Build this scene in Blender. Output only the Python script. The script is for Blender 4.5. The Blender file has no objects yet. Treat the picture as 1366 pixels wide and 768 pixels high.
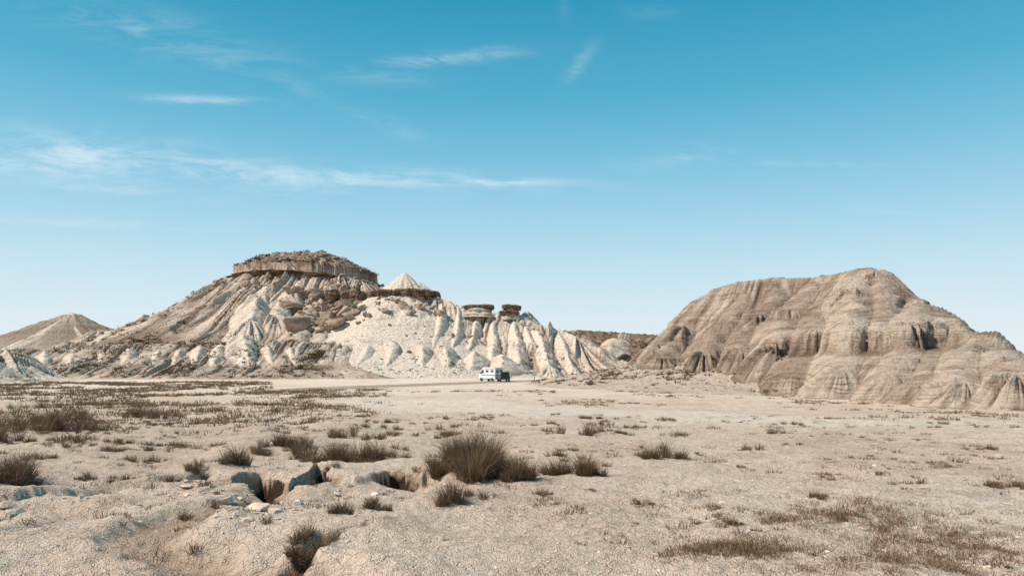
import bpy, bmesh, math, random
import numpy as np
from mathutils import Vector
random.seed(4); rng=np.random.default_rng(7)
F=980.0; EYE=1.7; U0=683.0; VH=488.0
scene=bpy.context.scene
scene.view_settings.view_transform='Standard'
try: scene.view_settings.look='None'
except Exception: pass
scene.view_settings.exposure=0

# ---------------------------------------------------------------- noise
def _tab(seed):
    r=np.random.default_rng(seed); p=r.permutation(1024); p=np.concatenate([p,p]).astype(np.int32)
    a=r.random(1024)*2*np.pi
    return p,np.cos(a),np.sin(a)
TABS={}
def pn(x,y,seed=0):
    if seed not in TABS: TABS[seed]=_tab(seed)
    p,gx,gy=TABS[seed]
    xi=np.floor(x); yi=np.floor(y); fx=x-xi; fy=y-yi
    xi=xi.astype(np.int64)&1023; yi=yi.astype(np.int64)&1023
    x1=(xi+1)&1023; y1=(yi+1)&1023
    def g(ix,iy,dx,dy):
        h=p[p[ix]+iy]; return gx[h]*dx+gy[h]*dy
    u=fx*fx*fx*(fx*(fx*6-15)+10); v=fy*fy*fy*(fy*(fy*6-15)+10)
    a=g(xi,yi,fx,fy); b=g(x1,yi,fx-1,fy); c=g(xi,y1,fx,fy-1); d=g(x1,y1,fx-1,fy-1)
    return ((a+(b-a)*u)*(1-v)+(c+(d-c)*u)*v)*1.5
def sstep(a,b,x):
    t=np.clip((x-a)/(b-a),0,1); return t*t*(3-2*t)

def P(u,v,Y): return ((u-U0)/F*Y, Y, EYE+(VH-v)/F*Y)

# ---------------------------------------------------------------- mesh helper
def mk(name,verts,faces,mat=None,smooth=True,attrs=None):
    verts=np.asarray(verts,dtype=np.float32); faces=np.asarray(faces,dtype=np.int32)
    me=bpy.data.meshes.new(name); k=faces.shape[1]; n=len(faces)
    me.vertices.add(len(verts)); me.vertices.foreach_set('co',verts.ravel())
    me.loops.add(n*k); me.loops.foreach_set('vertex_index',faces.ravel())
    me.polygons.add(n); me.polygons.foreach_set('loop_start',np.arange(n,dtype=np.int32)*k)
    try: me.polygons.foreach_set('loop_total',np.full(n,k,dtype=np.int32))
    except Exception: pass
    me.polygons.foreach_set('use_smooth',np.full(n,smooth))
    me.update(calc_edges=True)
    if attrs:
        for a,val in attrs.items():
            at=me.attributes.new(a,'FLOAT','POINT'); at.data.foreach_set('value',np.asarray(val,dtype=np.float32).ravel())
    me.validate()
    ob=bpy.data.objects.new(name,me); scene.collection.objects.link(ob)
    if mat: me.materials.append(mat)
    return ob
def gridfaces(nr,nc,keep=None,wrap=False):
    r=np.arange(nr-1)[:,None]; c=np.arange(nc if wrap else nc-1)[None,:]
    c2=(c+1)%nc
    f=np.stack([r*nc+c, r*nc+c2, (r+1)*nc+c2,(r+1)*nc+c],-1).reshape(-1,4)
    if keep is not None:
        f=f[keep.ravel()[f].any(1)]
    return f

# ---------------------------------------------------------------- materials
class NT:
    def __init__(s,nt): s.nt=nt; s.n=nt.nodes; s.l=nt.links
    def new(s,t,**k):
        nd=s.n.new(t)
        for a,b in k.items(): setattr(nd,a,b)
        return nd
    def link(s,a,b): s.l.new(a,b)
    def put(s,sock,v):
        if isinstance(v,bpy.types.NodeSocket): s.l.new(v,sock)
        else: sock.default_value=v
    def math(s,op,a,b=0.0,c=None,clamp=False):
        nd=s.new('ShaderNodeMath',operation=op,use_clamp=clamp); s.put(nd.inputs[0],a); s.put(nd.inputs[1],b)
        if c is not None: s.put(nd.inputs[2],c)
        return nd.outputs[0]
    def mix(s,f,a,b,mode='MIX'):
        nd=s.new('ShaderNodeMix',data_type='RGBA',blend_type=mode); s.put(nd.inputs[0],f)
        s.put(nd.inputs[6],a if isinstance(a,bpy.types.NodeSocket) else (*a,1)); s.put(nd.inputs[7],b if isinstance(b,bpy.types.NodeSocket) else (*b,1)); return nd.outputs[2]
    def noise(s,vec,scale,detail=4,rough=.55,dist=0):
        nd=s.new('ShaderNodeTexNoise'); s.put(nd.inputs['Vector'],vec); nd.inputs['Scale'].default_value=scale
        nd.inputs['Detail'].default_value=detail; nd.inputs['Roughness'].default_value=rough; nd.inputs['Distortion'].default_value=dist
        return nd.outputs['Fac']
    def remap(s,v,a,b,c=0.0,d=1.0):
        nd=s.new('ShaderNodeMapRange'); nd.interpolation_type='SMOOTHSTEP'; s.put(nd.inputs[0],v)
        nd.inputs[1].default_value=a; nd.inputs[2].default_value=b; nd.inputs[3].default_value=c; nd.inputs[4].default_value=d; return nd.outputs[0]
    def scalev(s,vec,sc):
        nd=s.new('ShaderNodeVectorMath',operation='MULTIPLY'); s.put(nd.inputs[0],vec); nd.inputs[1].default_value=sc; return nd.outputs[0]
def mat_base(name):
    m=bpy.data.materials.new(name); m.use_nodes=True; t=NT(m.node_tree)
    b=t.n['Principled BSDF']; b.inputs['Roughness'].default_value=.95
    b.inputs['Specular IOR Level'].default_value=.1
    return m,t,b
def attr(t,name):
    a=t.new('ShaderNodeAttribute',attribute_name=name); return a.outputs['Fac']

def hill_mat(name,lam,white,tan,brown,fine,bumpd,strata_amt,line_amt,dirt=.5,gl=.8):
    m,t,b=mat_base(name)
    pos=t.new('ShaderNodeNewGeometry').outputs['Position']
    tint=attr(t,'tint')
    lo=t.noise(t.scalev(pos,(1,1,1)),.09/lam,2)
    mid=t.noise(pos,.7/lam,2)
    sep=t.new('ShaderNodeSeparateXYZ'); t.link(pos,sep.inputs[0])
    zz=t.math('MULTIPLY_ADD',lo,2.2*lam,sep.outputs[2]); zz=t.math('MULTIPLY_ADD',mid,.45*lam,zz)
    cmb=t.new('ShaderNodeCombineXYZ'); t.link(zz,cmb.inputs[2])
    t.link(t.math('MULTIPLY',sep.outputs[0],.03),cmb.inputs[0])
    st=t.noise(cmb.outputs[0],1.1/lam,4,.7)       # horizontal strata
    st2=t.noise(cmb.outputs[0],5.0/lam,2,.7)
    big=t.noise(pos,.35/lam,4,.6)
    fn=t.noise(pos,fine,5,.7)
    spk=t.noise(pos,fine*3.2,2,.7)
    f1=t.math('ADD',tint,t.math('MULTIPLY',t.math('SUBTRACT',big,.5),1.1))
    f1=t.math('ADD',f1,t.math('MULTIPLY',t.math('SUBTRACT',st,.5),strata_amt),clamp=True)
    c=t.mix(t.remap(f1,0.0,.6),white,tan)
    c=t.mix(t.remap(f1,.5,1.0),c,brown)
    c=t.mix(t.math('MULTIPLY',t.math('MULTIPLY',t.remap(st2,.5,.66),line_amt),t.remap(big,.35,.6,.35,1)),c,brown)
    c=t.mix(t.math('MULTIPLY',t.remap(fn,.55,.72),dirt),c,brown)
    c=t.mix(t.math('MULTIPLY',t.remap(spk,.6,.75),dirt),c,(brown[0]*.6,brown[1]*.6,brown[2]*.6))
    c=t.mix(t.math('MULTIPLY',t.remap(attr(t,'gul_soil_shade'),.12,.75),gl),c,brown)  # brown gully sediment, strengthened to paint shade contrast into the rills
    t.link(c,b.inputs['Base Color'])
    h=t.math('ADD',t.math('MULTIPLY',st2,.8),t.math('MULTIPLY',fn,1.6))
    h=t.math('ADD',h,t.math('MULTIPLY',st,1.2))
    bp=t.new('ShaderNodeBump'); bp.inputs['Strength'].default_value=1; bp.inputs['Distance'].default_value=bumpd
    t.link(h,bp.inputs['Height']); t.link(bp.outputs[0],b.inputs['Normal'])
    return m
mat_left=hill_mat('badland_clay',2.2,(.85,.70,.57),(.55,.41,.31),(.24,.155,.105),.9,.55,.6,.32,.40,.85)
mat_right=hill_mat('banded_clay',.75,(.66,.525,.415),(.405,.30,.225),(.175,.12,.083),2.4,.30,1.0,.65,.55,.8)

def ground_mat():
    m,t,b=mat_base('dry_ground')
    pos=t.new('ShaderNodeNewGeometry').outputs['Position']
    n1=t.noise(pos,.18,4,.6); n2=t.noise(pos,1.3,5,.65); n3=t.noise(pos,9,5,.7); n4=t.noise(pos,45,3,.7)
    pale=attr(t,'pale'); gul_soil_shade=attr(t,'gul_soil_shade')
    c=t.mix(t.remap(n1,.35,.62),(.89,.705,.56),(.80,.605,.465))
    c=t.mix(t.remap(n2,.45,.7,0,.65),c,(.66,.48,.35))
    c=t.mix(t.remap(n3,.52,.7,0,.5),c,(.52,.365,.255))
    c=t.mix(t.remap(n3,.3,.42,.5,0),c,(.92,.77,.64))
    c=t.mix(t.math('MULTIPLY',pale,t.remap(n2,.3,.75,1,.5)),c,(.92,.76,.63))
    lit=t.math('MULTIPLY',t.remap(n4,.57,.68),t.remap(n2,.42,.6,.1,.8))
    c=t.mix(lit,c,(.22,.14,.09))
    lit2=t.math('MULTIPLY',t.remap(n3,.5,.62),t.remap(n1,.5,.62,0,.65)); lit2=t.math('MULTIPLY',lit2,t.remap(n4,.42,.52))
    lit2=t.math('MULTIPLY',lit2,t.math('SUBTRACT',1.0,pale,clamp=True))
    c=t.mix(lit2,c,(.27,.18,.12))
    vor=t.new('ShaderNodeTexVoronoi'); t.link(pos,vor.inputs['Vector']); vor.inputs['Scale'].default_value=60
    wv=t.new('ShaderNodeTexVoronoi',feature='DISTANCE_TO_EDGE'); wv.inputs['Scale'].default_value=6
    wp=t.new('ShaderNodeVectorMath',operation='ADD'); nz=t.new('ShaderNodeTexNoise'); t.link(pos,nz.inputs['Vector']); nz.inputs['Scale'].default_value=5
    t.link(pos,wp.inputs[0]); t.link(t.scalev(nz.outputs['Color'],(.25,.25,.25)),wp.inputs[1]); t.link(wp.outputs[0],wv.inputs['Vector'])
    crk=t.remap(wv.outputs['Distance'],0,.035,1,0)
    c=t.mix(t.math('MULTIPLY',crk,t.remap(n2,.45,.6,0,.45)),c,(.30,.20,.13))
    c=t.mix(t.remap(gul_soil_shade,0,.8),c,(.46,.30,.195))
    c=t.mix(t.remap(gul_soil_shade,.6,1.0),c,(.085,.048,.028))  # pit walls painted near-black, standing in for shade inside the holes
    t.link(c,b.inputs['Base Color'])
    h=t.math('ADD',t.math('MULTIPLY',n3,1.8),t.math('MULTIPLY',n4,.6))
    h=t.math('ADD',h,t.math('MULTIPLY',n2,2.0))
    h=t.math('SUBTRACT',h,t.math('MULTIPLY',crk,.35))
    h=t.math('SUBTRACT',h,t.math('MULTIPLY',vor.outputs['Distance'],.35))
    bp=t.new('ShaderNodeBump'); bp.inputs['Strength'].default_value=1; bp.inputs['Distance'].default_value=.055
    t.link(h,bp.inputs['Height']); t.link(bp.outputs[0],b.inputs['Normal'])
    return m
mat_ground=ground_mat()
def rock_mat(name,ca,cb,sc,bd):
    m,t,b=mat_base(name); pos=t.new('ShaderNodeNewGeometry').outputs['Position']
    n=t.noise(t.scalev(pos,(1,1,1.8)),sc,5,.65); n2=t.noise(pos,sc*5,3,.7)
    c=t.mix(t.remap(n,.35,.65),ca,cb); c=t.mix(t.remap(n2,.5,.7,0,.5),c,tuple(x*.5 for x in cb))
    t.link(c,b.inputs['Base Color'])
    bp=t.new('ShaderNodeBump'); bp.inputs['Strength'].default_value=1; bp.inputs['Distance'].default_value=bd
    t.link(t.math('ADD',n,t.math('MULTIPLY',n2,.3)),bp.inputs['Height']); t.link(bp.outputs[0],b.inputs['Normal']); return m
mat_cap=rock_mat('sandstone_cap',(.32,.215,.148),(.13,.083,.055),.5,.8)
mat_boulder=rock_mat('sandstone_boulder',(.56,.42,.32),(.30,.21,.15),.6,.6)
mat_clod=rock_mat('dry_clay',(.88,.71,.575),(.68,.51,.39),6,.05)
mat_road=rock_mat('gravel',(.42,.335,.275),(.33,.26,.215),.8,.03)
def grass_mat(name,ca,cb,cc):
    m,t,b=mat_base(name); r=attr(t,'rnd'); h=attr(t,'hh')
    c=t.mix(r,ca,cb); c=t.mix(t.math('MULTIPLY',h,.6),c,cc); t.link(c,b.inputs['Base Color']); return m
mat_grass=grass_mat('dry_grass',(.105,.065,.039),(.25,.165,.10),(.36,.245,.155))
mat_scrub=grass_mat('scrub',(.085,.055,.034),(.17,.115,.07),(.22,.15,.095))

# ---------------------------------------------------------------- ground
CHY=lambda v:1.7*F/(v-VH)
ch_u=np.array([-60,10,60,110,180,260,300,350,385,420,470,520,560,600]); ch_v=np.array([668,664,655,650,640,632,638,628,642,626,640,630,636,628.])
ch_Y=CHY(ch_v); ch_X=(ch_u-U0)/F*ch_Y; o=np.argsort(ch_X); ch_X=ch_X[o]; ch_Y=ch_Y[o]
pits=[(350,.44,.30),(418,.48,.22),(522,.27,.25),(75,.12,.34),(300,.10,.25)]
pitX=[((u-U0)/F*10.9,d,w) for u,d,w in pits]
def polyd(X,Y,pts):
    best=np.full(X.shape,1e9)
    for (a,b) in zip(pts[:-1],pts[1:]):
        ax,ay=a; dx,dy=b[0]-ax,b[1]-ay; t=np.clip(((X-ax)*dx+(Y-ay)*dy)/(dx*dx+dy*dy),0,1)
        best=np.minimum(best,np.hypot(X-ax-t*dx,Y-ay-t*dy))
    return best
def PG(u,v): Y=CHY(v); return ((u-U0)/F*Y,Y)
chan2=[PG(440,830),PG(330,765),PG(250,735),PG(215,712),PG(250,690),PG(330,672),PG(370,650)]
chan3=[PG(372,775),PG(405,748),PG(440,722),PG(490,714)]
chan4=[PG(-80,720),PG(40,700),PG(120,675),PG(60,664)]
def ground_full(X,Y):
    R=np.hypot(X,Y)
    z=-1.2*sstep(9,58,np.where(Y>0,R,0))
    damp=1-.85*sstep(60,100,R)
    z=z+ .16*pn(X/9,Y/9,1)*sstep(8,20,R)*damp+.06*pn(X/3.1,Y/3.1,2)*damp
    near=R<70
    zn=np.zeros_like(z); xs,ys,rs=X[near],Y[near],R[near]
    e=.034*pn(xs/.9,ys/.9,3)+.024*(np.abs(pn(xs/.35,ys/.35,4))-.3)+.010*pn(xs/.13,ys/.13,5)
    e+=.09*np.abs(pn(xs/1.7+5,ys/1.7,6))
    tr=pn(xs/2.2,ys/2.2,8)*2.6+.35*pn(xs/.5,ys/.5,9)+.15*pn(xs/.25,ys/.25,10)
    fl=np.floor(tr); e+=.05*(fl+sstep(.3,1.0,tr-fl))*(1-sstep(18,45,rs))*(1-.9*sstep(-1.5,.5,xs))
    zn[near]=e*(1-.6*sstep(30,70,rs)); z=z+zn
    gul_soil_shade=np.zeros_like(z)
    m=(R<22)&(Y>2)&(X<4); x=X[m]; y=Y[m]; zz=z[m]; g=gul_soil_shade[m]
    wob=.40*pn(x/.9,y/1.5,11)+.16*pn(x/.4,y/.5,12)+.03*pn(x/.16,y/.2,13)
    yc=np.interp(x,ch_X,ch_Y)+wob
    dy=y-yc
    D=.015+0*x; xw=x+.18*pn(x/.3,y/.3,17)
    for px,d,w in pitX: D=D+d*np.exp(-np.abs((xw-px)/w)**2.2)
    ext=sstep(-8.2,-7.2,x)*(1-sstep(-1.35,-.9,x)); D=D*ext
    edge=.10+.12*np.clip(pn(x/.5,y/.5,18)+.2,0,1)
    prof=np.where(dy>0,1-sstep(0,1,dy/edge),np.where(dy>-.2,1.0,1-sstep(.15,.9,-dy)))
    wash=.15*ext*sstep(-3.0,-.6,dy)*(1-sstep(-.1,.35,dy))*(.35+1.0*np.clip(pn(x/1.3,y/1.3,19)+.3,0,1))
    zz=zz-D*prof-wash+ .06*ext*sstep(-.05,.2,dy)*np.exp(-np.maximum(dy,0)/1.0)
    zz=zz+.045*pn(x/.14,y/.14,16)*np.clip(D/.15,0,1)*np.exp(-(dy/.6)**2)
    wall_shade=((dy>-.42)&(dy<.12))*np.clip(D/.16-.35,0,1)*ext  # mask for the shade painted into the pit walls
    g=np.maximum(g,wall_shade)
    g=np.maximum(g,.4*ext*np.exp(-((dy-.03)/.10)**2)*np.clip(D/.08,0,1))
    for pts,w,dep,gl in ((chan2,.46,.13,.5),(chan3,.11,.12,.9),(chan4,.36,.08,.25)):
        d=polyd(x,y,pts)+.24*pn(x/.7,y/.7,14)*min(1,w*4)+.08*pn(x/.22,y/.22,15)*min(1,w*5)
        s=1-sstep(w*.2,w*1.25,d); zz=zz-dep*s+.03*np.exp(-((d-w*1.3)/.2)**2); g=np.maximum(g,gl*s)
    z[m]=zz; gul_soil_shade[m]=g
    return z,gul_soil_shade
def gz(x,y):
    x=np.atleast_1d(np.asarray(x,float)); y=np.atleast_1d(np.asarray(y,float)); return ground_full(x,y)[0]
def pix2g(u,v):
    Y=np.geomspace(3,330,2500); X=(u-U0)/F*Y; zr=EYE+(VH-v)/F*Y; g=gz(X,Y)
    i=np.argmax(zr<=g)
    if zr[i]>g[i]: i=len(Y)-1
    return X[i],Y[i],g[i]
th=np.concatenate([np.linspace(-180,-44,60,endpoint=False),np.linspace(-44,44,1150),np.linspace(44,180,60,endpoint=False)[1:]])
th=np.radians(th)
rr=np.concatenate([[.02,.4,.8],np.geomspace(1.2,3.5,40,endpoint=False),np.geomspace(3.5,230,920),np.geomspace(240,9000,60)])
TH,RR=np.meshgrid(th,rr); GX=RR*np.sin(TH); GY=RR*np.cos(TH)
GZ,GG=ground_full(GX,GY)
PAN=[(-10,60),(2,42),(12,30),(22,24),(40,22)]
d=polyd(GX.ravel(),GY.ravel(),PAN).reshape(GX.shape)
pan=1-sstep(4,10,d+4*pn(GX/6,GY/6,20))
pan=np.maximum(pan,.85*sstep(60,80,RR)*(1-sstep(200,260,RR))*sstep(-.25,.2,pn(GX/14,GY/7,21)+.15))
obg=mk('ground',np.stack([GX,GY,GZ],-1).reshape(-1,3),gridfaces(len(rr),len(th),wrap=True)[:,::-1],mat_ground,True,{'pale':pan,'gul_soil_shade':GG})
del TH,RR

# ---------------------------------------------------------------- hills
def build_hill(name,feats,uL,uR,nc,yA,yB,nr,mat,rill,strata,smooth_k=0.0,post=None,seed=0,base=-1.2):
    s=np.linspace((uL-U0)/F,(uR-U0)/F,nc); ys=np.linspace(yA,yB,nr)
    S,Y=np.meshgrid(s,ys); X=S*Y
    wa=rill.get('wa',1.5)
    wx=X+wa*pn(X/rill['wl'],Y/rill['wl'],seed+31); wy=Y+wa*pn(X/rill['wl'],Y/rill['wl'],seed+32)
    H=np.full(X.shape,-50.); H2=H.copy(); Dd=np.zeros_like(X); QX=X.copy(); QY=Y.copy(); T=np.zeros_like(X); RA=np.ones_like(X)
    for ft in feats:
        pts=[P(*p) for p in ft['p']]
        if len(pts)==1: pts=[pts[0],(pts[0][0]+.01,pts[0][1],pts[0][2])]
        fh=np.full(X.shape,-50.); fd=np.zeros_like(X); fx=X.copy(); fy=Y.copy()
        sl=ft.get('s',.7); r0=ft.get('r',.6); fl=ft.get('flat',0); cc=ft.get('H',1.4)
        for a,b in zip(pts[:-1],pts[1:]):
            dx,dy=b[0]-a[0],b[1]-a[1]; t=np.clip(((wx-a[0])*dx+(wy-a[1])*dy)/(dx*dx+dy*dy),0,1)
            cx=a[0]+t*dx; cy=a[1]+t*dy; zc=a[2]+t*(b[2]-a[2])
            d=np.hypot(wx-cx,wy-cy); de=np.maximum(d-fl,0)
            xx=sl*(np.sqrt(de*de+r0*r0)-r0); HH=np.maximum(zc-base,1)*cc
            h=zc-HH*(1-np.exp(-xx/HH)) if cc<50 else zc-xx
            m=h>fh
            fh=np.where(m,h,fh); fd=np.where(m,d,fd); fx=np.where(m,cx,fx); fy=np.where(m,cy,fy)
        m=fh>H
        H2=np.where(m,H,np.maximum(H2,fh))
        if smooth_k>0:
            k=smooth_k; hh=np.clip(.5+.5*(fh-H)/k,0,1); Hn=H*(1-hh)+fh*hh+k*hh*(1-hh)
        else: Hn=np.maximum(H,fh)
        H=Hn
        Dd=np.where(m,fd,Dd); QX=np.where(m,fx,QX); QY=np.where(m,fy,QY); T=np.where(m,ft.get('t',.3),T); RA=np.where(m,ft.get('ra',1.),RA)
    ux=wx-QX; uy=wy-QY; L=np.hypot(ux,uy)+1e-3; R=rill['R']
    ax=QX+R*ux/L; ay=QY+R*uy/L
    n=0; a=1; wl=rill['w']
    for k in range(4):
        q=np.abs(pn(ax/wl+k*7.3+.02*X/wl,ay/wl+.02*Y/wl,seed+40+k)*1.3)
        n=n+a*(np.minimum(q,1)**.8*1.9-.6); a*=.58; wl*=.5
    patch=.45+.75*np.clip(pn(X/rill['w']/3,Y/rill['w']/3,seed+48)+.45,0,1)
    fade=np.clip(Dd/rill['f'],0,1)*sstep(base-.3,base+rill['f']*.7,H)*(.35+.65*np.clip((H-H2)/rill['m'],0,1))*RA*patch
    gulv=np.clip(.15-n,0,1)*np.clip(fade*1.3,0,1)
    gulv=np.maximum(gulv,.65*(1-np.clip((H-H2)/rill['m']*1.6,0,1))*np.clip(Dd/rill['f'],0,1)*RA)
    H=H+rill['a']*n*fade
    H=H+rill['a']*.10*pn(X/rill['w']*2.2,Y/rill['w']*2.2,seed+50)*fade+rill['a']*.08*pn(X/rill['w']*6,Y/rill['w']*6,seed+51)
    lam=strata['lam']; zz=H+strata['wob']*pn(X/20,Y/20,seed+52)+.3*lam*pn(X/3,Y/3,seed+54)
    amt=strata['a']*(.25+1.1*np.clip(pn(X/7,Y/7,seed+53)+.4,0,1))
    H=H+amt*lam/(2*np.pi)*np.sin(2*np.pi*zz/lam)+.4*amt*lam/(2*np.pi)*np.sin(2*np.pi*zz/(lam*.37)+1)
    T=T+.12*pn(X/5,Y/5,seed+60)+RA*(.36*pn(ax/rill['w']*2.3,ay/rill['w']*2.3,seed+61)+.28*pn(ax/rill['w']*5.5+.1*X,ay/rill['w']*5.5,seed+62))*np.clip(Dd/2,0,1)
    if post is not None: H,T=post(X,Y,H,T)
    keep=H>(-1.2-.35)
    ob=mk(name,np.stack([X,Y,H],-1).reshape(-1,3),gridfaces(nr,nc,keep),mat,True,{'tint':T,'gul_soil_shade':gulv})
    return X,Y,H,T

L=[]
def A(p,**k): L.append(dict(p=p,**k))
A([(312,368,257),(345,366,253),(400,365,251),(455,369,251),(485,376,251),(507,388,252)],s=.78,t=.35,r=2.2)
A([(350,366,262),(470,368,262)],s=.7,t=.5,r=3)
A([(303,379,256),(260,401,250),(200,421,243),(137,441,236),(100,456,230),(60,472,225)],s=.62,t=.22)
A([(312,380,253),(275,408,236),(240,440,218)],s=.75,t=.9,ra=.35,r=2)
A([(210,424,240),(180,445,222)],s=.7,t=-.05)
A([(160,436,236),(130,455,218)],s=.7,t=.0)
A([(345,396,222),(336,425,210),(318,448,203)],s=1.0,t=-.4)
A([(357,376,246),(350,395,232)],s=.9,t=.15)
A([(400,372,247),(385,396,230),(372,420,216)],s=.8,t=.18)
A([(440,376,247),(420,398,232),(405,425,215),(398,452,200)],s=.68,t=.42,ra=.7)
A([(470,384,246),(458,398,232),(436,425,216),(425,455,198)],s=.68,t=.38,ra=.7)
A([(440,405,228),(502,405,227)],s=1.0,t=.35,r=1.5)
A([(500,396,226),(540,394,224),(582,396,222),(600,401,221),(612,407,221),(640,415,221),(657,418,220),(672,418,219),(695,420,218),(720,434,214),(745,440,212),(768,448,208),(790,462,206)],s=.95,t=.1,r=.3)
A([(535,362.5,230)],s=.92,t=-.1,r=.3,ra=.2)
A([(558,376,230),(575,387,229)],s=.9,t=.0,r=.4,ra=.3)
for i,sp in enumerate(([(508,399,224),(495,438,208),(478,474,190)],[(548,401,222),(541,435,206),(528,474,188)],[(588,402,220),(585,440,204),(572,476,188)],
           [(640,419,219),(630,450,205),(617,480,190)],[(662,423,218),(660,455,204),(655,484,188)],[(688,424,217),(690,455,203),(690,484,189)],[(716,437,212),(724,462,200),(730,486,188)],[(745,443,210),(758,470,198),(766,490,190)],[(612,409,220),(608,440,206),(596,482,188)],
           [(528,402,223),(516,435,208),(508,455,198)],[(568,402,221),(564,432,208),(560,452,198)],[(626,418,220),(620,445,208)],[(702,432,215),(708,455,204)])):
    A(sp,s=1.3,t=-.15+.14*(i%3==1),H=1.4,r=.3)
for ap in ([(560,458,189),(563,488,179)],[(522,454,191),(512,488,178)],[(490,460,189),(475,488,178)],[(592,462,188),(600,490,179)],[(632,468,187),(630,492,180)],[(668,472,187),(668,494,180)],[(455,464,188),(445,489,178)]):
    A(ap,s=.95,t=-.35,H=1.5,r=.3)
A([(-200,478,205),(60,470,198),(150,465,196),(250,461,196),(400,459,196),(455,461,196)],s=.5,t=.45,flat=4,ra=.6)
for ap in ([(325,446,189),(328,478,177)],[(297,458,188),(283,484,177)],[(358,460,188),(364,486,177)],[(392,464,187),(400,486,177)],[(240,464,187),(228,488,177)],[(268,460,187),(260,486,177)],[(208,466,187),(198,489,177)],[(172,464,187),(160,489,178)],[(138,470,187),(130,490,178)],[(100,470,187),(92,490,178)],[(65,468,187),(55,490,178)],[(25,470,187),(15,490,178)]):
    A(ap,s=.98,t=-.4,H=1.5,ra=.8,r=.3)
A([(425,466,187),(412,487,176),(438,487,176)],s=.45,t=.7,ra=.4)
A([(-60,468,140),(0,473,140),(30,488,140)],s=.75,t=-.1,H=1.3)
A([(-160,474,120),(-90,478,120)],s=.5,t=.1)
mesaC=(-73,260); mesaR=(27.3,12.5)
def mesa_post(X,Y,H,T):
    dome=[P(350,341,261),P(378,336.5,261),P(430,335,261),P(455,345,260),P(478,358,258),P(500,376,256)]
    h=np.full(X.shape,-50.)
    for a,b in zip(dome[:-1],dome[1:]):
        dx,dy=b[0]-a[0],b[1]-a[1]; t=np.clip(((X-a[0])*dx+(Y-a[1])*dy)/(dx*dx+dy*dy),0,1)
        d=np.hypot(X-a[0]-t*dx,Y-a[1]-t*dy); h=np.maximum(h,a[2]+t*(b[2]-a[2])-.46*d)
    h=h+.7*pn(X/3,Y/3,77)+.45*pn(X/1.1,Y/1.1,78)
    ex=((X-mesaC[0])/mesaR[0])**2+((Y-mesaC[1])/mesaR[1])**2
    ins=ex<.86
    T=np.where(ins&(h>H),.78+.3*pn(X/2,Y/2,79),T)
    H=np.where(ins,np.maximum(H,h),H)
    return H,T
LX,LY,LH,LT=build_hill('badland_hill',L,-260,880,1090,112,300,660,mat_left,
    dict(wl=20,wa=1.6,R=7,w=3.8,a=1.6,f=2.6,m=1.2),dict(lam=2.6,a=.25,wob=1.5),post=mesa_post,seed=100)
FARL=[dict(p=[(95,417,330)],s=.52,t=.15),dict(p=[(95,418,330),(60,433,328),(14,460,322)],s=.5,t=.2),dict(p=[(95,418,330),(137,441,330),(180,455,325)],s=.5,t=.2),
 dict(p=[(95,420,330),(100,445,310)],s=.55,t=.0)]
build_hill('cone_hill',FARL,-80,300,330,270,380,220,mat_left,dict(wl=20,wa=2,R=7,w=4.5,a=1.3,f=4,m=1.5),dict(lam=2.6,a=.4,wob=1),seed=200)
MID=[dict(p=[(720,450,300),(745,443,300),(775,440,300),(800,442,300),(850,445,295),(885,448,290),(960,454,285)],s=.42,t=.95,ra=.8),
 dict(p=[(775,442,300),(790,460,275),(800,480,258)],s=.5,t=.6),dict(p=[(850,447,295),(860,465,270),(850,482,250)],s=.4,t=.95),dict(p=[(820,450,285),(812,468,262)],s=.5,t=.35),
 dict(p=[(745,466,250),(780,464,245),(810,474,240)],s=.5,t=.2),dict(p=[(900,462,230),(840,474,225)],s=.35,t=.95)]
MX,MY,MH,MT=build_hill('scrub_hill',MID,680,1010,360,195,345,300,mat_left,dict(wl=20,wa=2,R=7,w=5,a=1.1,f=4,m=1.5),dict(lam=2.6,a=.35,wob=1),seed=300)

Rf=[]
def B(p,**k): k.setdefault('s',1.35); k.setdefault('r',2.0); k.setdefault('H',60); Rf.append(dict(p=p,**k))
B([(872,462,127),(905,436,122),(925,414,119),(940,396,116),(955,384,113),(985,376,110),(1030,371,107),(1085,371,103),(1110,366,99),(1130,360,95),(1150,357.5,92),(1166,362,89),(1185,378,85),(1203,400,82),(1214,402,80),(1227,405,79),(1240,416,76),(1252,430,73),(1268,435,71),(1285,443,69),(1300,456,67)],t=.4,r=1.2,s=1.05)
B([(948,394,114),(915,438,108),(885,474,103)],t=.55,s=1.1)
B([(998,379,109),(972,424,101),(942,470,94)],t=.5,s=1.25,r=2.6)
B([(1040,376,106),(1020,422,96),(996,466,89)],t=.5,s=1.3)
B([(1084,376,102),(1060,415,92),(1035,462,82)],t=.4,s=1.3,r=2.6)
B([(1122,370,97),(1102,408,88),(1080,448,79),(1054,500,73)],t=.45,s=1.5,r=2.4)
B([(1150,359,91.5),(1142,388,84),(1130,430,76),(1114,490,67)],t=.1,s=1.45,r=3.0)
B([(1180,376,85),(1178,428,75),(1162,486,66)],t=.35,s=1.5,r=2.0)
B([(1217,402,79),(1212,440,69),(1194,500,60)],t=.2,s=1.5,r=2.6)
B([(1256,431,73),(1246,472,63),(1230,512,55.5)],t=.4,s=1.55,r=2.2)
B([(1290,444,66),(1287,472,57.5),(1280,510,51)],t=.25,s=1.7,r=3.0)
B([(1338,466,56.5),(1342,478,53),(1346,500,49)],t=.2,s=1.6,r=3.6)
B([(1398,500,53),(1405,518,48)],t=.2,s=1.3,r=3.2)
B([(1320,464,70),(1366,490,66),(1420,530,62)],t=.4,s=1.0,r=2)
B([(855,487,118),(930,481,106),(1000,482,96),(1040,490,88)],t=-.1,s=.17,r=1,ra=.3)
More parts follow.
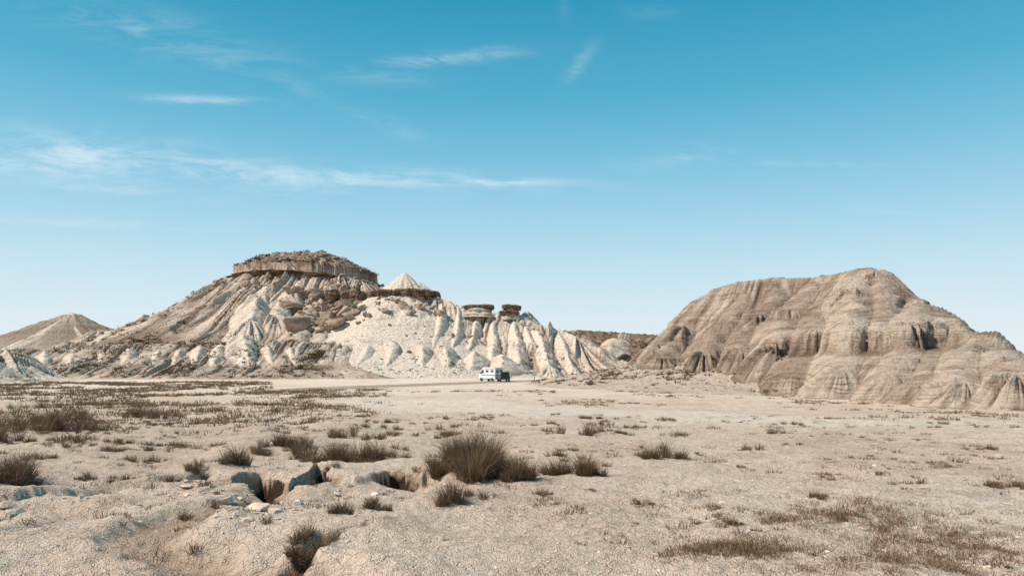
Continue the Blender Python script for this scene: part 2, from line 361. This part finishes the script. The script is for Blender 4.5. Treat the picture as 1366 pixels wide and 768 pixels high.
def right_post(X,Y,H,T):
    zl=4.2+.9*pn(X/16,Y/16,91)
    w=sstep((1000-U0)/F,(1045-U0)/F,X/Y)*(1-sstep((1275-U0)/F,(1300-U0)/F,X/Y))
    q=H-zl; H=H+w*.85*np.tanh(q/.18)*np.exp(-(q/1.6)**2)
    T=T-.25*w*np.exp(-((q-.6)/.5)**2)+.35*w*np.exp(-((q+.3)/.4)**2)
    q=H-(8.3+.8*pn(X/14,Y/14,92)); w2=np.clip(pn(X/9,Y/9,93)+.5,0,1); H=H+w2*.4*np.tanh(q/.2)*np.exp(-(q/1.1)**2)
    q=H-(1.6+.6*pn(X/10,Y/10,94)); H=H+w2*.3*np.tanh(q/.15)*np.exp(-(q/.9)**2)*w
    return H,T
RX,RY,RH,RT=build_hill('banded_hill',Rf,640,1620,880,42,150,720,mat_right,
    dict(wl=12,wa=1.3,R=4,w=2.9,a=.66,f=2.0,m=.9),dict(lam=.85,a=.42,wob=1.3),smooth_k=.35,post=right_post,seed=400)

# ---------------------------------------------------------------- rock caps
def cap(name,cx,cy,rx,ry,ztop,th,tilt=(0,0),droop=0,jag=.08,seed=0,inner=.7,n=260,mat=mat_cap,rings=8,sq=0.0):
    a=np.linspace(0,2*np.pi,n,endpoint=False); ca,sa=np.cos(a),np.sin(a)
    rb=1+jag*pn(ca*2.2+seed,sa*2.2,seed)+jag*.5*np.round(pn(ca*7,sa*7+seed,seed+1)*3)/3+jag*.12*pn(ca*22,sa*22,seed+2)
    rb=rb*((1-sq)+sq*(np.abs(ca)**4+np.abs(sa)**4)**(-.25))
    vs=[]
    prof=[(inner,.25),(.93,.06)]+[(1.0-.05*abs(k/(rings-1)*2-.7)+(.035 if k%3==1 else -.02),-k/(rings-1)) for k in range(rings)]+[(.86,-1.03),(inner*.8,-1.3)]
    for i,(f,h) in enumerate(prof):
        f2=f*rb if f>.85 else f*(1+.5*(rb-1))
        f2=f2+ (.02*pn(ca*9+i*3.3,sa*9,seed+3)+jag*.3*pn(ca*5+i*.9,sa*5,seed+7) if f>.85 else 0)
        x=cx+rx*f2*ca; y=cy+ry*f2*sa
        tt=th*(1+.55*pn(ca*3,sa*3+9,seed+4)+.3*pn(ca*11,sa*11+4,seed+8))
        z=ztop+h*tt+tilt[0]*(x-cx)+tilt[1]*(y-cy)-droop*((x-cx)/rx)**2+.2*th*pn(ca*9,sa*9,seed+5)
        vs.append(np.stack([x,y,z],-1))
    V=np.concatenate(vs); m=len(prof)
    V=np.concatenate([V,np.array([[cx,cy,ztop+.3*th]])])
    Fq=gridfaces(m,n,wrap=True); Fq=Fq[:,::-1]
    Ft=np.stack([np.arange(n),(np.arange(n)+1)%n,np.full(n,len(V)-1)],-1)
    return mk(name,V,np.concatenate([Fq[:,[0,1,2]],Fq[:,[0,2,3]],Ft]),mat,False)
cap('mesa_caprock',mesaC[0],mesaC[1],mesaR[0],mesaR[1],34.2,1.7,tilt=(-.06,.02),droop=2.6,jag=.12,seed=5,inner=.8,n=460,rings=8)
def capu(name,uL,uR,vt,vb,Y,ry,seed,**k):
    xL=(uL-U0)/F*Y; xR=(uR-U0)/F*Y; zt=EYE+(VH-vt)/F*Y; zb=EYE+(VH-vb)/F*Y
    k.setdefault('sq',.8)
    return cap(name,(xL+xR)/2,Y+ry*.3,(xR-xL)/2,ry,zt,(zt-zb),seed=seed,inner=.6,n=160,**k)
capu('sandstone_ledge',436,474,391,402,227,5,11,jag=.22,tilt=(-.02,0))
capu('sandstone_ledge',464,505,393,405,226,5,21,jag=.2,tilt=(.03,0))
capu('sandstone_ledge',494,548,388.5,396,224,6,12,jag=.16,tilt=(.02,0))
capu('sandstone_ledge',534,583,388,396,223,5,22,jag=.2,tilt=(-.05,0))
capu('hoodoo_caprock',617,657,407.5,412,220,3.0,13,jag=.2,tilt=(.03,0))
capu('hoodoo_caprock',670,694,407.5,412,218,2.2,14,jag=.2,tilt=(-.03,0))
def stem(name,u,vt,vb,Y,r,seed,yo=.8):
    x=(u-U0)/F*Y; zt=EYE+(VH-vt)/F*Y; zb=EYE+(VH-vb)/F*Y; n=48; m=16
    a=np.linspace(0,2*np.pi,n,endpoint=False); vs=[]
    for i in range(m):
        t=i/(m-1); rad=r*(1+1.0*(1-t)**1.6+.12*math.sin(t*14+seed))*(1+.2*pn(np.cos(a)*2+seed,np.sin(a)*2+t*1.5,seed))
        vs.append(np.stack([x+rad*np.cos(a),Y+yo+rad*np.sin(a),np.full(n,zb+(zt-zb)*t)],-1))
    V=np.concatenate(vs)
    return mk(name,V,gridfaces(m,n,wrap=True),mat_left,True,{'tint':np.full(len(V),.35),'gul_soil_shade':np.full(len(V),.15)})
stem('hoodoo_stem',637,411,424,220,3.6,3); stem('hoodoo_stem',681,411,427,218,2.1,5)
capu('hoodoo_ledge',667,692,415,418,216.8,2.0,15,jag=.2)

# ---------------------------------------------------------------- rocks
tmpl=[]
for i in range(14):
    bm=bmesh.new(); r=np.random.default_rng(i)
    k=14; p=r.normal(size=(k,3)); p/=np.linalg.norm(p,axis=1)[:,None]; p=np.sign(p)*np.abs(p)**.7; p*=(.75+.4*r.random((k,1))); p*=np.array([1,.8,.6])
    for q in p: bm.verts.new(q)
    bmesh.ops.convex_hull(bm,input=bm.verts)
    for v in [v for v in bm.verts if not v.link_faces]: bm.verts.remove(v)
    bmesh.ops.bevel(bm,geom=list(bm.edges),offset=.04,segments=1,affect='EDGES')
    bmesh.ops.triangulate(bm,faces=bm.faces); bm.verts.index_update()
    tmpl.append((np.array([v.co[:] for v in bm.verts]),np.array([[v.index for v in f.verts] for f in bm.faces]))); bm.free()
def rocks(name,pos,size,mat,flat=1.0,smooth=False):
    V=[];Fs=[];off=0
    for p,s in zip(pos,size):
        tv,tf=tmpl[rng.integers(len(tmpl))]
        a=rng.random()*6.28; b=rng.normal()*.35
        c,s_=math.cos(a),math.sin(a); cb,sb=math.cos(b),math.sin(b)
        M=np.array([[c,-s_,0],[s_,c,0],[0,0,1]])@np.array([[1,0,0],[0,cb,-sb],[0,sb,cb]])
        v=(tv*np.array([1,1,flat])*s*(.7+.7*rng.random(3)))@M.T+np.array(p)
        V.append(v);Fs.append(tf+off);off+=len(v)
    return mk(name,np.concatenate(V),np.concatenate(Fs),mat,smooth)
def hill_sampler(X,Y,H):
    ys=Y[:,0]; s0=X[0,0]/Y[0,0]; s1=X[0,-1]/Y[0,-1]; nr,nc=X.shape
    def f(x,y):
        r=np.clip(((y-ys[0])/(ys[-1]-ys[0])*(nr-1)).round().astype(int),0,nr-1); c=np.clip(((x/y-s0)/(s1-s0)*(nc-1)).round().astype(int),0,nc-1); return H[r,c]
    return f
hl=hill_sampler(LX,LY,LH)
pos=[];size=[]
def addr(x,Y,s,k=.2): pos.append((x,Y,float(hl(np.array([x]),np.array([Y]))[0])+s*k)); size.append(s)
for _ in range(300):
    v=rng.uniform(0,1); Y=240-34*v; u=rng.normal(432,28)+5*v
    if not 380<u<505: continue
    addr((u-U0)/F*Y,Y,rng.choice([.5,.9,1.5,2.3,3.4],p=[.4,.28,.18,.09,.05]))
for _ in range(60):
    u=rng.uniform(500,590); Y=rng.uniform(210,222); addr((u-U0)/F*Y,Y,rng.choice([.4,.8,1.6],p=[.5,.35,.15]))
for _ in range(50):
    u=rng.uniform(500,720); Y=rng.uniform(185,222); addr((u-U0)/F*Y,Y,rng.choice([.35,.6,1.1],p=[.65,.27,.08]))
for _ in range(140):
    a=rng.uniform(3.2,6.2); addr(mesaC[0]+mesaR[0]*1.05*math.cos(a)*rng.uniform(.95,1.2),mesaC[1]+mesaR[1]*1.1*math.sin(a)*rng.uniform(.95,1.5),rng.choice([.4,.8,1.5],p=[.5,.38,.12]))
for _ in range(160):
    x=mesaC[0]+rng.uniform(-1,1)*22; addr(x,mesaC[1]-rng.uniform(-2,10),rng.choice([.25,.45,.75],p=[.5,.35,.15]),0)
for _ in range(130):
    k=rng.random(); u=303-190*k; Y=256-26*k+rng.normal()*2-2; addr((u-U0)/F*Y,Y,rng.choice([.3,.6,1.0],p=[.5,.35,.15]))
rocks('boulder_pile',pos,size,mat_boulder)
cl=[(300,668,.13),(340,680,.17),(322,668,.11),(272,655,.15),(365,682,.09),(395,672,.10),(250,650,.10),(330,694,.06),(290,690,.05),(450,660,.07),(500,660,.07),(20,684,.10),(5,676,.08),(640,645,.05),(110,664,.08),(285,650,.10),(310,680,.1)]
pos=[];size=[]
for u,v,s in cl:
    x,y,z=pix2g(u,v); pos.append((x,y,z+s*.12)); size.append(s)
    for _ in range(7):
        xx=x+rng.normal()*.3; yy=y+rng.normal()*.25; pos.append((xx,yy,float(gz(xx,yy)[0])+.01)); size.append(s*rng.uniform(.1,.4))
rocks('dirt_clods',pos,size,mat_clod,flat=.8)
N=6500; Yp=3.5+34*rng.random(N)**1.5; xp=(rng.uniform(-60,1430,N)-U0)/F*Yp; zp=gz(xp,Yp)
rocks('pebbles',np.stack([xp,Yp,zp],-1),rng.uniform(.006,.024,N)*(1+(rng.random(N)>.97)*1.2),mat_clod,flat=.7)

# ---------------------------------------------------------------- grass
class Grass:
    def __init__(s): s.v=[];s.f=[];s.r=[];s.h=[];s.off=0
    def tufts(s,bx,by,bz,rad,hgt,lean,w,rnd):
        n=len(bx); az=rng.random(n)*2*np.pi; rr_=np.sqrt(rng.random(n))*rad
        x=bx+rr_*np.cos(az); y=by+rr_*np.sin(az)
        az2=az+rng.normal(0,.9,n); ln=lean*(.25+.9*rr_/np.maximum(rad,1e-3))*(.5+1.0*rng.random(n))
        hh=hgt*(.3+.8*rng.random(n)**1.3)
        dx=np.cos(az2);dy=np.sin(az2); wa=rng.random(n)*np.pi; wx=np.cos(wa)*w;wy=np.sin(wa)*w
        m=(.55*hh*np.sin(ln*.6),.55*hh*np.cos(ln*.6)); t=(m[0]+.5*hh*np.sin(ln*1.3),m[1]+.5*hh*np.cos(ln*1.3))
        V=np.empty((n,5,3))
        V[:,0]=np.stack([x-wx,y-wy,bz-.02],-1); V[:,1]=np.stack([x+wx,y+wy,bz-.02],-1)
        V[:,2]=np.stack([x+dx*m[0]-wx*.8,y+dy*m[0]-wy*.8,bz+m[1]],-1); V[:,3]=np.stack([x+dx*m[0]+wx*.8,y+dy*m[0]+wy*.8,bz+m[1]],-1)
        V[:,4]=np.stack([x+dx*t[0],y+dy*t[0],bz+t[1]],-1)
        b=np.arange(n)[:,None,None]*5+s.off; T=np.array([[0,1,2],[1,3,2],[2,3,4]])[None]
        s.v.append(V.reshape(-1,3)); s.f.append((b+T).reshape(-1,3)); s.off+=n*5
        rn=np.clip(rnd+rng.normal(0,.25,n),0,1); s.r.append(np.repeat(rn,5)); s.h.append(np.tile([0,0,.4,.4,1.],n))
    def clump(s,x,y,z,rad,hgt,n,lean=.9,w=.004,rnd=.4):
        s.tufts(np.full(n,x),np.full(n,y),np.full(n,z),rad,hgt,lean,w,rnd)
    def make(s,name,mat): return mk(name,np.concatenate(s.v),np.concatenate(s.f),mat,True,{'rnd':np.concatenate(s.r),'hh':np.concatenate(s.h)})
G=Grass()
big=[(625,632,96,64,1.3),(645,628,70,62,1.2),(668,634,50,52,1.1),(694,640,40,42,1.0),(600,628,46,46,1.0),(62,575,100,46,1),(30,568,70,36,.9),(20,640,62,50,1),(55,612,40,16,.6),(130,574,38,28,.7),(185,556,56,26,.8),(98,560,50,30,.8),(210,558,40,20,.7),(5,590,40,30,.8),
 (380,596,64,36,.9),(315,620,42,34,.8),(478,616,86,42,1.1),(455,584,46,24,.8),(495,584,40,20,.7),(268,634,30,24,.7),(605,670,46,34,.7),(745,632,50,28,.8),(782,634,50,34,.8),(785,580,34,22,.8),(742,578,30,14,.6),(885,611,64,28,.8),
 (500,680,40,22,.7),(455,684,30,24,.7),(418,742,50,38,.8),(395,756,40,32,.7),(160,640,30,16,.5),(120,640,30,16,.5),(1345,650,60,16,.8),(1085,664,34,14,.5),(970,696,34,12,.6),(270,596,74,14,.6),(180,592,50,12,.5),
 (300,548,60,16,.6),(240,556,50,16,.6),(590,572,50,14,.5),(640,560,40,10,.4),(900,582,50,12,.5),(1130,690,50,12,.5),(855,672,30,12,.4),(720,660,30,14,.5),(635,660,30,16,.5),(530,598,30,16,.5),(420,560,40,13,.5),(230,640,26,14,.5),(40,545,70,18,.7),(120,540,60,16,.6),(370,575,40,13,.5),
 (410,608,40,26,.7),(350,606,36,20,.6),(440,626,30,18,.6),(90,592,60,18,.6),(150,602,50,14,.6)]
for u,v,wpx,hpx,dn in big:
    x,y,z=pix2g(u,v); wr=wpx/F*y/2; hh=hpx/F*y
    k=max(3,int(wpx/5.5))
    for i in range(k):
        ox=rng.uniform(-1,1)*wr*.95; oy=rng.normal()*wr*.5; e=max(.35,1-.5*abs(ox/wr)**1.5)
        cx,cy=x+ox,y+oy; cz=float(gz(cx,cy)[0])
        G.clump(cx,cy,cz,wr*.12+.03,hh*e*rng.uniform(.6,1.2),int((150 if y<16 else 95)*dn*(.5+hpx/60)),lean=rng.uniform(.7,1.3),w=.0019+y*.0001,rnd=rng.uniform(.0,.7))
for _ in range(300):
    c=rng.integers(4)
    u,v=[(rng.normal(980,38),rng.normal(738,6)),(rng.normal(1215,85),rng.normal(722,18)),(rng.normal(1250,70),rng.normal(750,14)),(rng.normal(1120,60),rng.normal(690,8))][c]
    if v<560: continue
    Y=CHY(v); x=(u-U0)/F*Y; G.clump(x,Y,float(gz(x,Y)[0]),rng.uniform(.08,.2),rng.uniform(.06,.12),60,lean=1.7,w=.0025,rnd=rng.uniform(.2,.8))
dens=lambda x,y:pn(x/4,y/4,70)
c=0
while c<900:
    Y=4.5+28*rng.random()**1.0; u=rng.uniform(-150,1500); x=(u-U0)/F*Y
    if dens(np.array([x]),np.array([Y]))[0]<rng.uniform(-.3,.5): continue
    hgt=rng.uniform(.03,.10)*(1.8 if rng.random()>.85 else 1)
    G.clump(x,Y,float(gz(x,Y)[0]),rng.uniform(.03,.2),hgt,int(rng.uniform(14,60)),lean=1.3,w=.003+Y*.0001,rnd=rng.uniform(.1,.7)); c+=1
c=0
while c<110:   # mid-size shrubs on the near plain
    Y=11+24*rng.random(); u=rng.uniform(-150,1450); x=(u-U0)/F*Y
    if dens(np.array([x*1.7]),np.array([Y*1.7]))[0]<rng.uniform(-.1,.5)+(.25 if u>820 else 0): continue
    hgt=rng.uniform(.10,.28)
    for j in range(rng.integers(2,6)):
        cx=x+rng.normal()*.25; cy=Y+rng.normal()*.15; G.clump(cx,cy,float(gz(cx,cy)[0]),.08,hgt*rng.uniform(.5,1.1),60,lean=1.0,w=.0025+Y*.0001,rnd=rng.uniform(.0,.6))
    c+=1
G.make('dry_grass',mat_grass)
G2=Grass(); c=0
while c<3400:
    Y=20+115*rng.random()**.7; u=rng.uniform(-250,1500); x=(u-U0)/F*Y
    left=1 if u<520 else 0
    if dens(np.array([x/2.5]),np.array([Y/2.5]))[0]<rng.uniform(-.1,.6)-(.3 if left else -.15): continue
    if 90<Y<137 and 360<u<760: continue
    d=polyd(np.array([x]),np.array([Y]),PAN)[0]
    if d<6 and rng.random()<.9: continue
    hs=rng.uniform(.08,.26)*(1.9 if left and Y>35 else 1)
    G2.clump(x,Y,float(gz(x,Y)[0]),hs*rng.uniform(1,3),hs,26,lean=1.1,w=.005+Y*.0003,rnd=rng.uniform(.0,.7)); c+=1
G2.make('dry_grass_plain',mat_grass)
G3=Grass()
def scrub(X,Y,H,T,n,lo,hi,thr,hmin=-.9,umin=-1e9,umax=1e9,zmax=1e9):
    gy=np.gradient(H,axis=0)/np.gradient(Y,axis=0)
    U=X/Y*F+U0
    w=np.clip((T-thr)*2,0,1)*(H>hmin)*(np.abs(gy)<1.3)*(U>umin)*(U<umax)*(H<zmax)*(.1+sstep(-.1,.3,pn(X/9,Y/9,72)))
    w=w*Y; p=(w/w.sum()).ravel(); idx=rng.choice(len(p),n,p=p)
    for x,y,z in zip(X.ravel()[idx],Y.ravel()[idx],H.ravel()[idx]):
        s=rng.uniform(lo,hi); G3.clump(x,y,z-.05,s*.8,s,16,lean=1.0,w=.02+y*.0003,rnd=rng.uniform(0,.7))
scrub(LX,LY,LH,LT,2700,.3,1.2,.45)
scrub(LX,LY,LH,LT*0+.6,1600,.3,1.1,.2,umax=470,zmax=8.5)
scrub(LX,LY,LH,LT*0+.6,250,.2,.6,.2,umin=470,umax=780,zmax=4)
scrub(MX,MY,MH,MT,1700,.35,1.1,.4)
ap=((RH<2.6)&(RX/RY<(1070-U0)/F))*1.0
scrub(RX,RY,RH,ap,520,.18,.55,.2)
scrub(RX,RY,RH,ap,300,.10,.25,.2)
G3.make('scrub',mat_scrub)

# ---------------------------------------------------------------- gravel road
cl=np.array([( (u-U0)/F*(2.9*F/(v-VH)),2.9*F/(v-VH)) for u,v in [(830,503.5),(760,506),(700,508),(640,510),(560,513),(480,516),(420,518.5),(370,521.5)]])
tt=np.linspace(0,len(cl)-1,420); cx=np.interp(tt,np.arange(len(cl)),cl[:,0]); cy=np.interp(tt,np.arange(len(cl)),cl[:,1])
ker=np.ones(41)/41; cx=np.convolve(np.pad(cx,20,'edge'),ker,'valid'); cy=np.convolve(np.pad(cy,20,'edge'),ker,'valid')
tx,ty=np.gradient(cx),np.gradient(cy); l=np.hypot(tx,ty)+1e-6; nx,ny=-ty/l,tx/l
wid=(4.6+.9*pn(tt*1.3,tt*0+3,80))*(.15+.85*(1-sstep(5.8,7,tt))); ww=np.linspace(-1,1,25)[None,:]*wid[:,None]
rx=cx[:,None]+nx[:,None]*ww; ry=cy[:,None]+ny[:,None]*ww; rz=gz(rx.ravel(),ry.ravel()).reshape(rx.shape)+.03-.05*(np.abs(np.linspace(-1,1,25))[None,:]>.97)
mk('gravel_road',np.stack([rx,ry,rz],-1).reshape(-1,3),gridfaces(420,25),mat_road,True)

# ---------------------------------------------------------------- vehicles
def simple(name,col,rough=.5,met=0,spec=.4):
    m,t,b=mat_base(name); b.inputs['Roughness'].default_value=rough; b.inputs['Metallic'].default_value=met; b.inputs['Specular IOR Level'].default_value=spec
    n=t.noise(t.new('ShaderNodeTexCoord').outputs['Object'],3,4); c=t.mix(t.remap(n,.4,.8,0,.25),col,tuple(x*.7+.02 for x in col)); t.link(c,b.inputs['Base Color']); return m
m_white=simple('white_paint',(.80,.79,.77),.35); m_glass=simple('dark_glass',(.02,.025,.03),.1,0,.8); m_tyre=simple('tyre_rubber',(.03,.03,.03),.9)
m_blue=simple('blue_stripe',(.12,.28,.42),.4); m_grey=simple('grey_plastic',(.12,.12,.12),.6); m_red=simple('tail_light',(.4,.03,.02),.3)
m_carp=simple('dark_paint',(.045,.035,.03),.35)
van=bpy.data.objects.new('camper_van',None); scene.collection.objects.link(van)
def extr(name,prof,y0,y1,mat,bev=.05,parent=None):
    bm=bmesh.new(); vs=[bm.verts.new((x,y0,z)) for x,z in prof]; f=bm.faces.new(vs)
    r=bmesh.ops.extrude_face_region(bm,geom=[f]); bmesh.ops.translate(bm,vec=(0,y1-y0,0),verts=[g for g in r['geom'] if isinstance(g,bmesh.types.BMVert)])
    bmesh.ops.recalc_face_normals(bm,faces=bm.faces)
    if bev: bmesh.ops.bevel(bm,geom=list(bm.edges),offset=bev,segments=3,affect='EDGES')
    me=bpy.data.meshes.new(name); bm.to_mesh(me); bm.free(); me.materials.append(mat)
    ob=bpy.data.objects.new(name,me); scene.collection.objects.link(ob); ob.parent=parent or van; return ob
def boxp(name,c,s,mat,bev=.015,rz=0,parent=None):
    bm=bmesh.new(); bmesh.ops.create_cube(bm,size=1); bmesh.ops.scale(bm,vec=s,verts=bm.verts)
    if bev: bmesh.ops.bevel(bm,geom=list(bm.edges),offset=min(bev,min(s)*.4),segments=2,affect='EDGES')
    me=bpy.data.meshes.new(name); bm.to_mesh(me); bm.free(); me.materials.append(mat)
    ob=bpy.data.objects.new(name,me); scene.collection.objects.link(ob); ob.location=c; ob.rotation_euler=(0,0,rz); ob.parent=parent or van; return ob
def wheels(par,xs,ys,r):
    for sy in (-1,1):
        for wx_ in xs:
            bm=bmesh.new(); bmesh.ops.create_cone(bm,cap_ends=True,segments=28,radius1=r,radius2=r,depth=.24); bmesh.ops.bevel(bm,geom=list(bm.edges),offset=.03,segments=2,affect='EDGES')
            me=bpy.data.meshes.new('wheel'); bm.to_mesh(me); bm.free(); me.materials.append(m_tyre); ob=bpy.data.objects.new('wheel',me); scene.collection.objects.link(ob)
            ob.rotation_euler=(math.pi/2,0,0); ob.location=(wx_,sy*ys,r); ob.parent=par
            boxp('hubcap',(wx_,sy*(ys+.125),r),(.26,.02,.26),m_grey,.005,parent=par)
body=[(2.4,.42),(2.4,2.5),(2.3,2.68),(-1.1,2.68),(-1.45,2.55),(-2.05,1.62),(-2.55,1.32),(-2.65,.95),(-2.62,.42)]
extr('body',body,-1.0,1.0,m_white,.06)
for sy in (-1,1):
    y=sy*1.008
    extr('cab_window',[(-1.0,1.55),(-1.0,2.2),(-1.5,2.2),(-1.88,1.6)],y-.006,y+.006,m_glass,0)
    boxp('side_window',(.05,y,1.95),(.8,.02,.4),m_glass); boxp('side_window',(1.5,y,1.95),(.7,.02,.4),m_glass)
    boxp('side_stripe',(.4,y,1.2),(3.8,.012,.16),m_blue,.003)
    boxp('sill_trim',(0,y,.5),(3.0,.03,.16),m_grey)
    boxp('mirror',(-1.75,sy*1.15,1.6),(.1,.22,.3),m_grey)
    boxp('rear_window',(2.41,sy*.45,1.95),(.02,.6,.5),m_glass); boxp('tail_light',(2.41,sy*.93,1.0),(.03,.1,.35),m_red)
wheels(van,(-1.75,1.5),.92,.36)
boxp('windshield',(-1.78,0,2.07),(.03,1.6,.85),m_glass,.01).rotation_euler=(0,math.radians(33),0)
boxp('rear_bumper',(2.48,0,.5),(.2,1.9,.2),m_grey); boxp('front_bumper',(-2.68,0,.52),(.16,1.9,.26),m_grey)
boxp('roof_vent',(.6,0,2.73),(.5,.5,.12),m_white); boxp('awning',(.5,-1.06,2.5),(3.0,.12,.14),m_white)
VY=141; vx=(655-U0)/F*VY; van.location=(vx,VY,float(gz(vx,VY)[0])-.03); van.rotation_euler=(0,0,math.radians(-48))
car=bpy.data.objects.new('parked_car',None); scene.collection.objects.link(car)
extr('lower_body',[(2.1,.38),(2.12,1.05),(-1.1,1.12),(-2.1,.98),(-2.15,.4)],-.92,.92,m_carp,.06,car)
extr('cabin',[(2.05,1.0),(1.85,1.82),(-.4,1.85),(-1.15,1.05)],-.80,.80,m_carp,.07,car)
for sy in (-1,1):
    extr('door_window',[(1.7,1.15),(1.6,1.68),(-.35,1.7),(-.85,1.15)],sy*.806-.005,sy*.806+.005,m_glass,0,car)
    boxp('mirror',(-.9,sy*1.0,1.2),(.12,.2,.16),m_grey,parent=car); boxp('tail_light',(2.125,sy*.8,.9),(.03,.14,.2),m_red,parent=car)
    boxp('roof_rail',(.7,sy*.68,1.92),(2.0,.04,.05),m_grey,parent=car)
boxp('rear_glass',(1.97,0,1.45),(.03,1.25,.45),m_glass,.01,parent=car).rotation_euler=(0,math.radians(-13),0)
boxp('rear_bumper',(2.16,0,.5),(.14,1.8,.2),m_grey,parent=car); boxp('front_bumper',(-2.18,0,.5),(.14,1.8,.2),m_grey,parent=car)
wheels(car,(-1.35,1.3),.80,.36)
CY=136.5; cxx=(671.5-U0)/F*CY; car.location=(cxx,CY,float(gz(cxx,CY)[0])+.0); car.rotation_euler=(0,0,math.radians(-80))
sgn=bpy.data.objects.new('information_sign',None); scene.collection.objects.link(sgn)
def cyl(name,r,d,loc,mat,par,rot=(0,0,0),seg=16):
    bm=bmesh.new(); bmesh.ops.create_cone(bm,cap_ends=True,segments=seg,radius1=r,radius2=r,depth=d); me=bpy.data.meshes.new(name); bm.to_mesh(me); bm.free(); me.materials.append(mat)
    ob=bpy.data.objects.new(name,me); scene.collection.objects.link(ob); ob.location=loc; ob.rotation_euler=rot; ob.parent=par
cyl('post',.06,1.6,(0,0,.8),m_grey,sgn); boxp('board',(0,-.08,1.35),(.75,.05,.6),m_grey,.01,parent=sgn); boxp('panel',(0,-.112,1.35),(.6,.012,.45),m_white,.002,parent=sgn)
sy_=150; sx=(713-U0)/F*sy_; sgn.location=(sx,sy_,float(gz(sx,sy_)[0])-.02)

# ---------------------------------------------------------------- light + sky
EL,AZ=math.radians(48),math.radians(-96)
sd=Vector((math.cos(EL)*math.sin(AZ),math.cos(EL)*math.cos(AZ),math.sin(EL)))
ld=bpy.data.lights.new('sun','SUN'); ld.energy=5.0; ld.angle=math.radians(.5); ld.color=(1,.90,.79)
lo_=bpy.data.objects.new('sun',ld); scene.collection.objects.link(lo_); lo_.rotation_euler=sd.to_track_quat('Z','Y').to_euler()
w=bpy.data.worlds.new('World'); scene.world=w; w.use_nodes=True; t=NT(w.node_tree)
bg=t.n['Background']
sky=t.new('ShaderNodeTexSky',sky_type='NISHITA',sun_disc=False); sky.sun_elevation=EL; sky.sun_rotation=AZ
STR=.1; bg.inputs['Strength'].default_value=STR
dirv=t.new('ShaderNodeTexCoord').outputs['Generated']; sp=t.new('ShaderNodeSeparateXYZ'); t.link(dirv,sp.inputs[0])
cr=t.new('ShaderNodeValToRGB'); t.link(sp.outputs[2],cr.inputs[0])
def lin(c): return tuple(((x/255+.055)/1.055)**2.4 if x>10 else x/255/12.92 for x in c)+(1,)
stops=[(0,(234,243,246)),(.06,(222,238,245)),(.13,(196,228,241)),(.19,(167,215,236)),(.27,(124,195,224)),(.34,(87,177,210)),(.45,(44,153,189)),(.8,(28,110,145))]
e=cr.color_ramp.elements
while len(e)<len(stops): e.new(.5)
for i,(p_,c_) in enumerate(stops): e[i].position=p_; e[i].color=lin(c_)
tgt=t.new('ShaderNodeVectorMath',operation='SCALE'); t.link(cr.outputs[0],tgt.inputs[0]); tgt.inputs['Scale'].default_value=1.0/STR
col=t.mix(.95,sky.outputs[0],tgt.outputs[0])
yy=t.math('MAXIMUM',sp.outputs[1],.05); uu=t.math('MULTIPLY_ADD',t.math('DIVIDE',sp.outputs[0],yy),F,U0); vv=t.math('MULTIPLY_ADD',t.math('DIVIDE',sp.outputs[2],yy),-F,VH)
cv=t.new('ShaderNodeCombineXYZ'); t.link(t.math('MULTIPLY',uu,.0042),cv.inputs[0]); t.link(t.math('MULTIPLY',t.math('MULTIPLY_ADD',uu,-.07,vv),.018),cv.inputs[1])
nz=t.noise(cv.outputs[0],1.6,8,.62,.9); nz2=t.noise(cv.outputs[0],6,6,.65,.6)
wis=t.math('ADD',t.math('MULTIPLY',t.remap(nz,.38,.68),.8),t.math('MULTIPLY',t.remap(nz2,.4,.7),.3))
tot=None
for cx_,cy_,hw,hh_,an,st in [(70,208,190,28,4,1.3),(250,224,230,17,5,1.35),(430,236,220,13,2,1.15),(640,243,120,6,0,1.0),(285,135,72,6,3,.95),(605,77,82,8,-5,.85),(655,70,36,7,-4,.5),(770,90,30,9,-52,.45),(215,48,150,26,14,.45),(490,100,70,13,5,.3),(510,165,60,12,20,.25),(900,208,90,16,-5,.35),(1080,219,90,4,1,.4),(120,298,150,7,2,.4),(130,250,130,8,6,.6),(360,95,120,12,28,.22),(752,12,8,16,0,.15),(870,10,40,14,0,.15),(1180,282,60,4,3,.15)]:
    a=math.radians(an); ca,sa=math.cos(a),math.sin(a)
    du=t.math('SUBTRACT',uu,cx_); dv=t.math('SUBTRACT',vv,cy_)
    x1=t.math('ADD',t.math('MULTIPLY',du,ca/hw),t.math('MULTIPLY',dv,sa/hw)); y1=t.math('ADD',t.math('MULTIPLY',du,-sa/hh_),t.math('MULTIPLY',dv,ca/hh_))
    r2=t.math('ADD',t.math('MULTIPLY',x1,x1),t.math('MULTIPLY',y1,y1)); g=t.math('MULTIPLY',t.math('EXPONENT',t.math('MULTIPLY',r2,-.9)),st)
    tot=g if tot is None else t.math('MAXIMUM',tot,g)
fac=t.math('MULTIPLY',t.math('MULTIPLY',tot,wis),.62,clamp=True); fac=t.math('MULTIPLY',fac,t.math('GREATER_THAN',sp.outputs[1],.06))
col=t.mix(fac,col,(.76/STR,.89/STR,.94/STR))
t.link(col,bg.inputs['Color'])

cam=bpy.data.cameras.new('camera'); co=bpy.data.objects.new('camera',cam); scene.collection.objects.link(co); co.location=(0,0,EYE); co.rotation_euler=(math.pi/2,0,0)
cam.sensor_width=36; cam.lens=F/1366*36; cam.shift_y=(VH-384)/1366; cam.clip_start=.1; cam.clip_end=20000; scene.camera=co
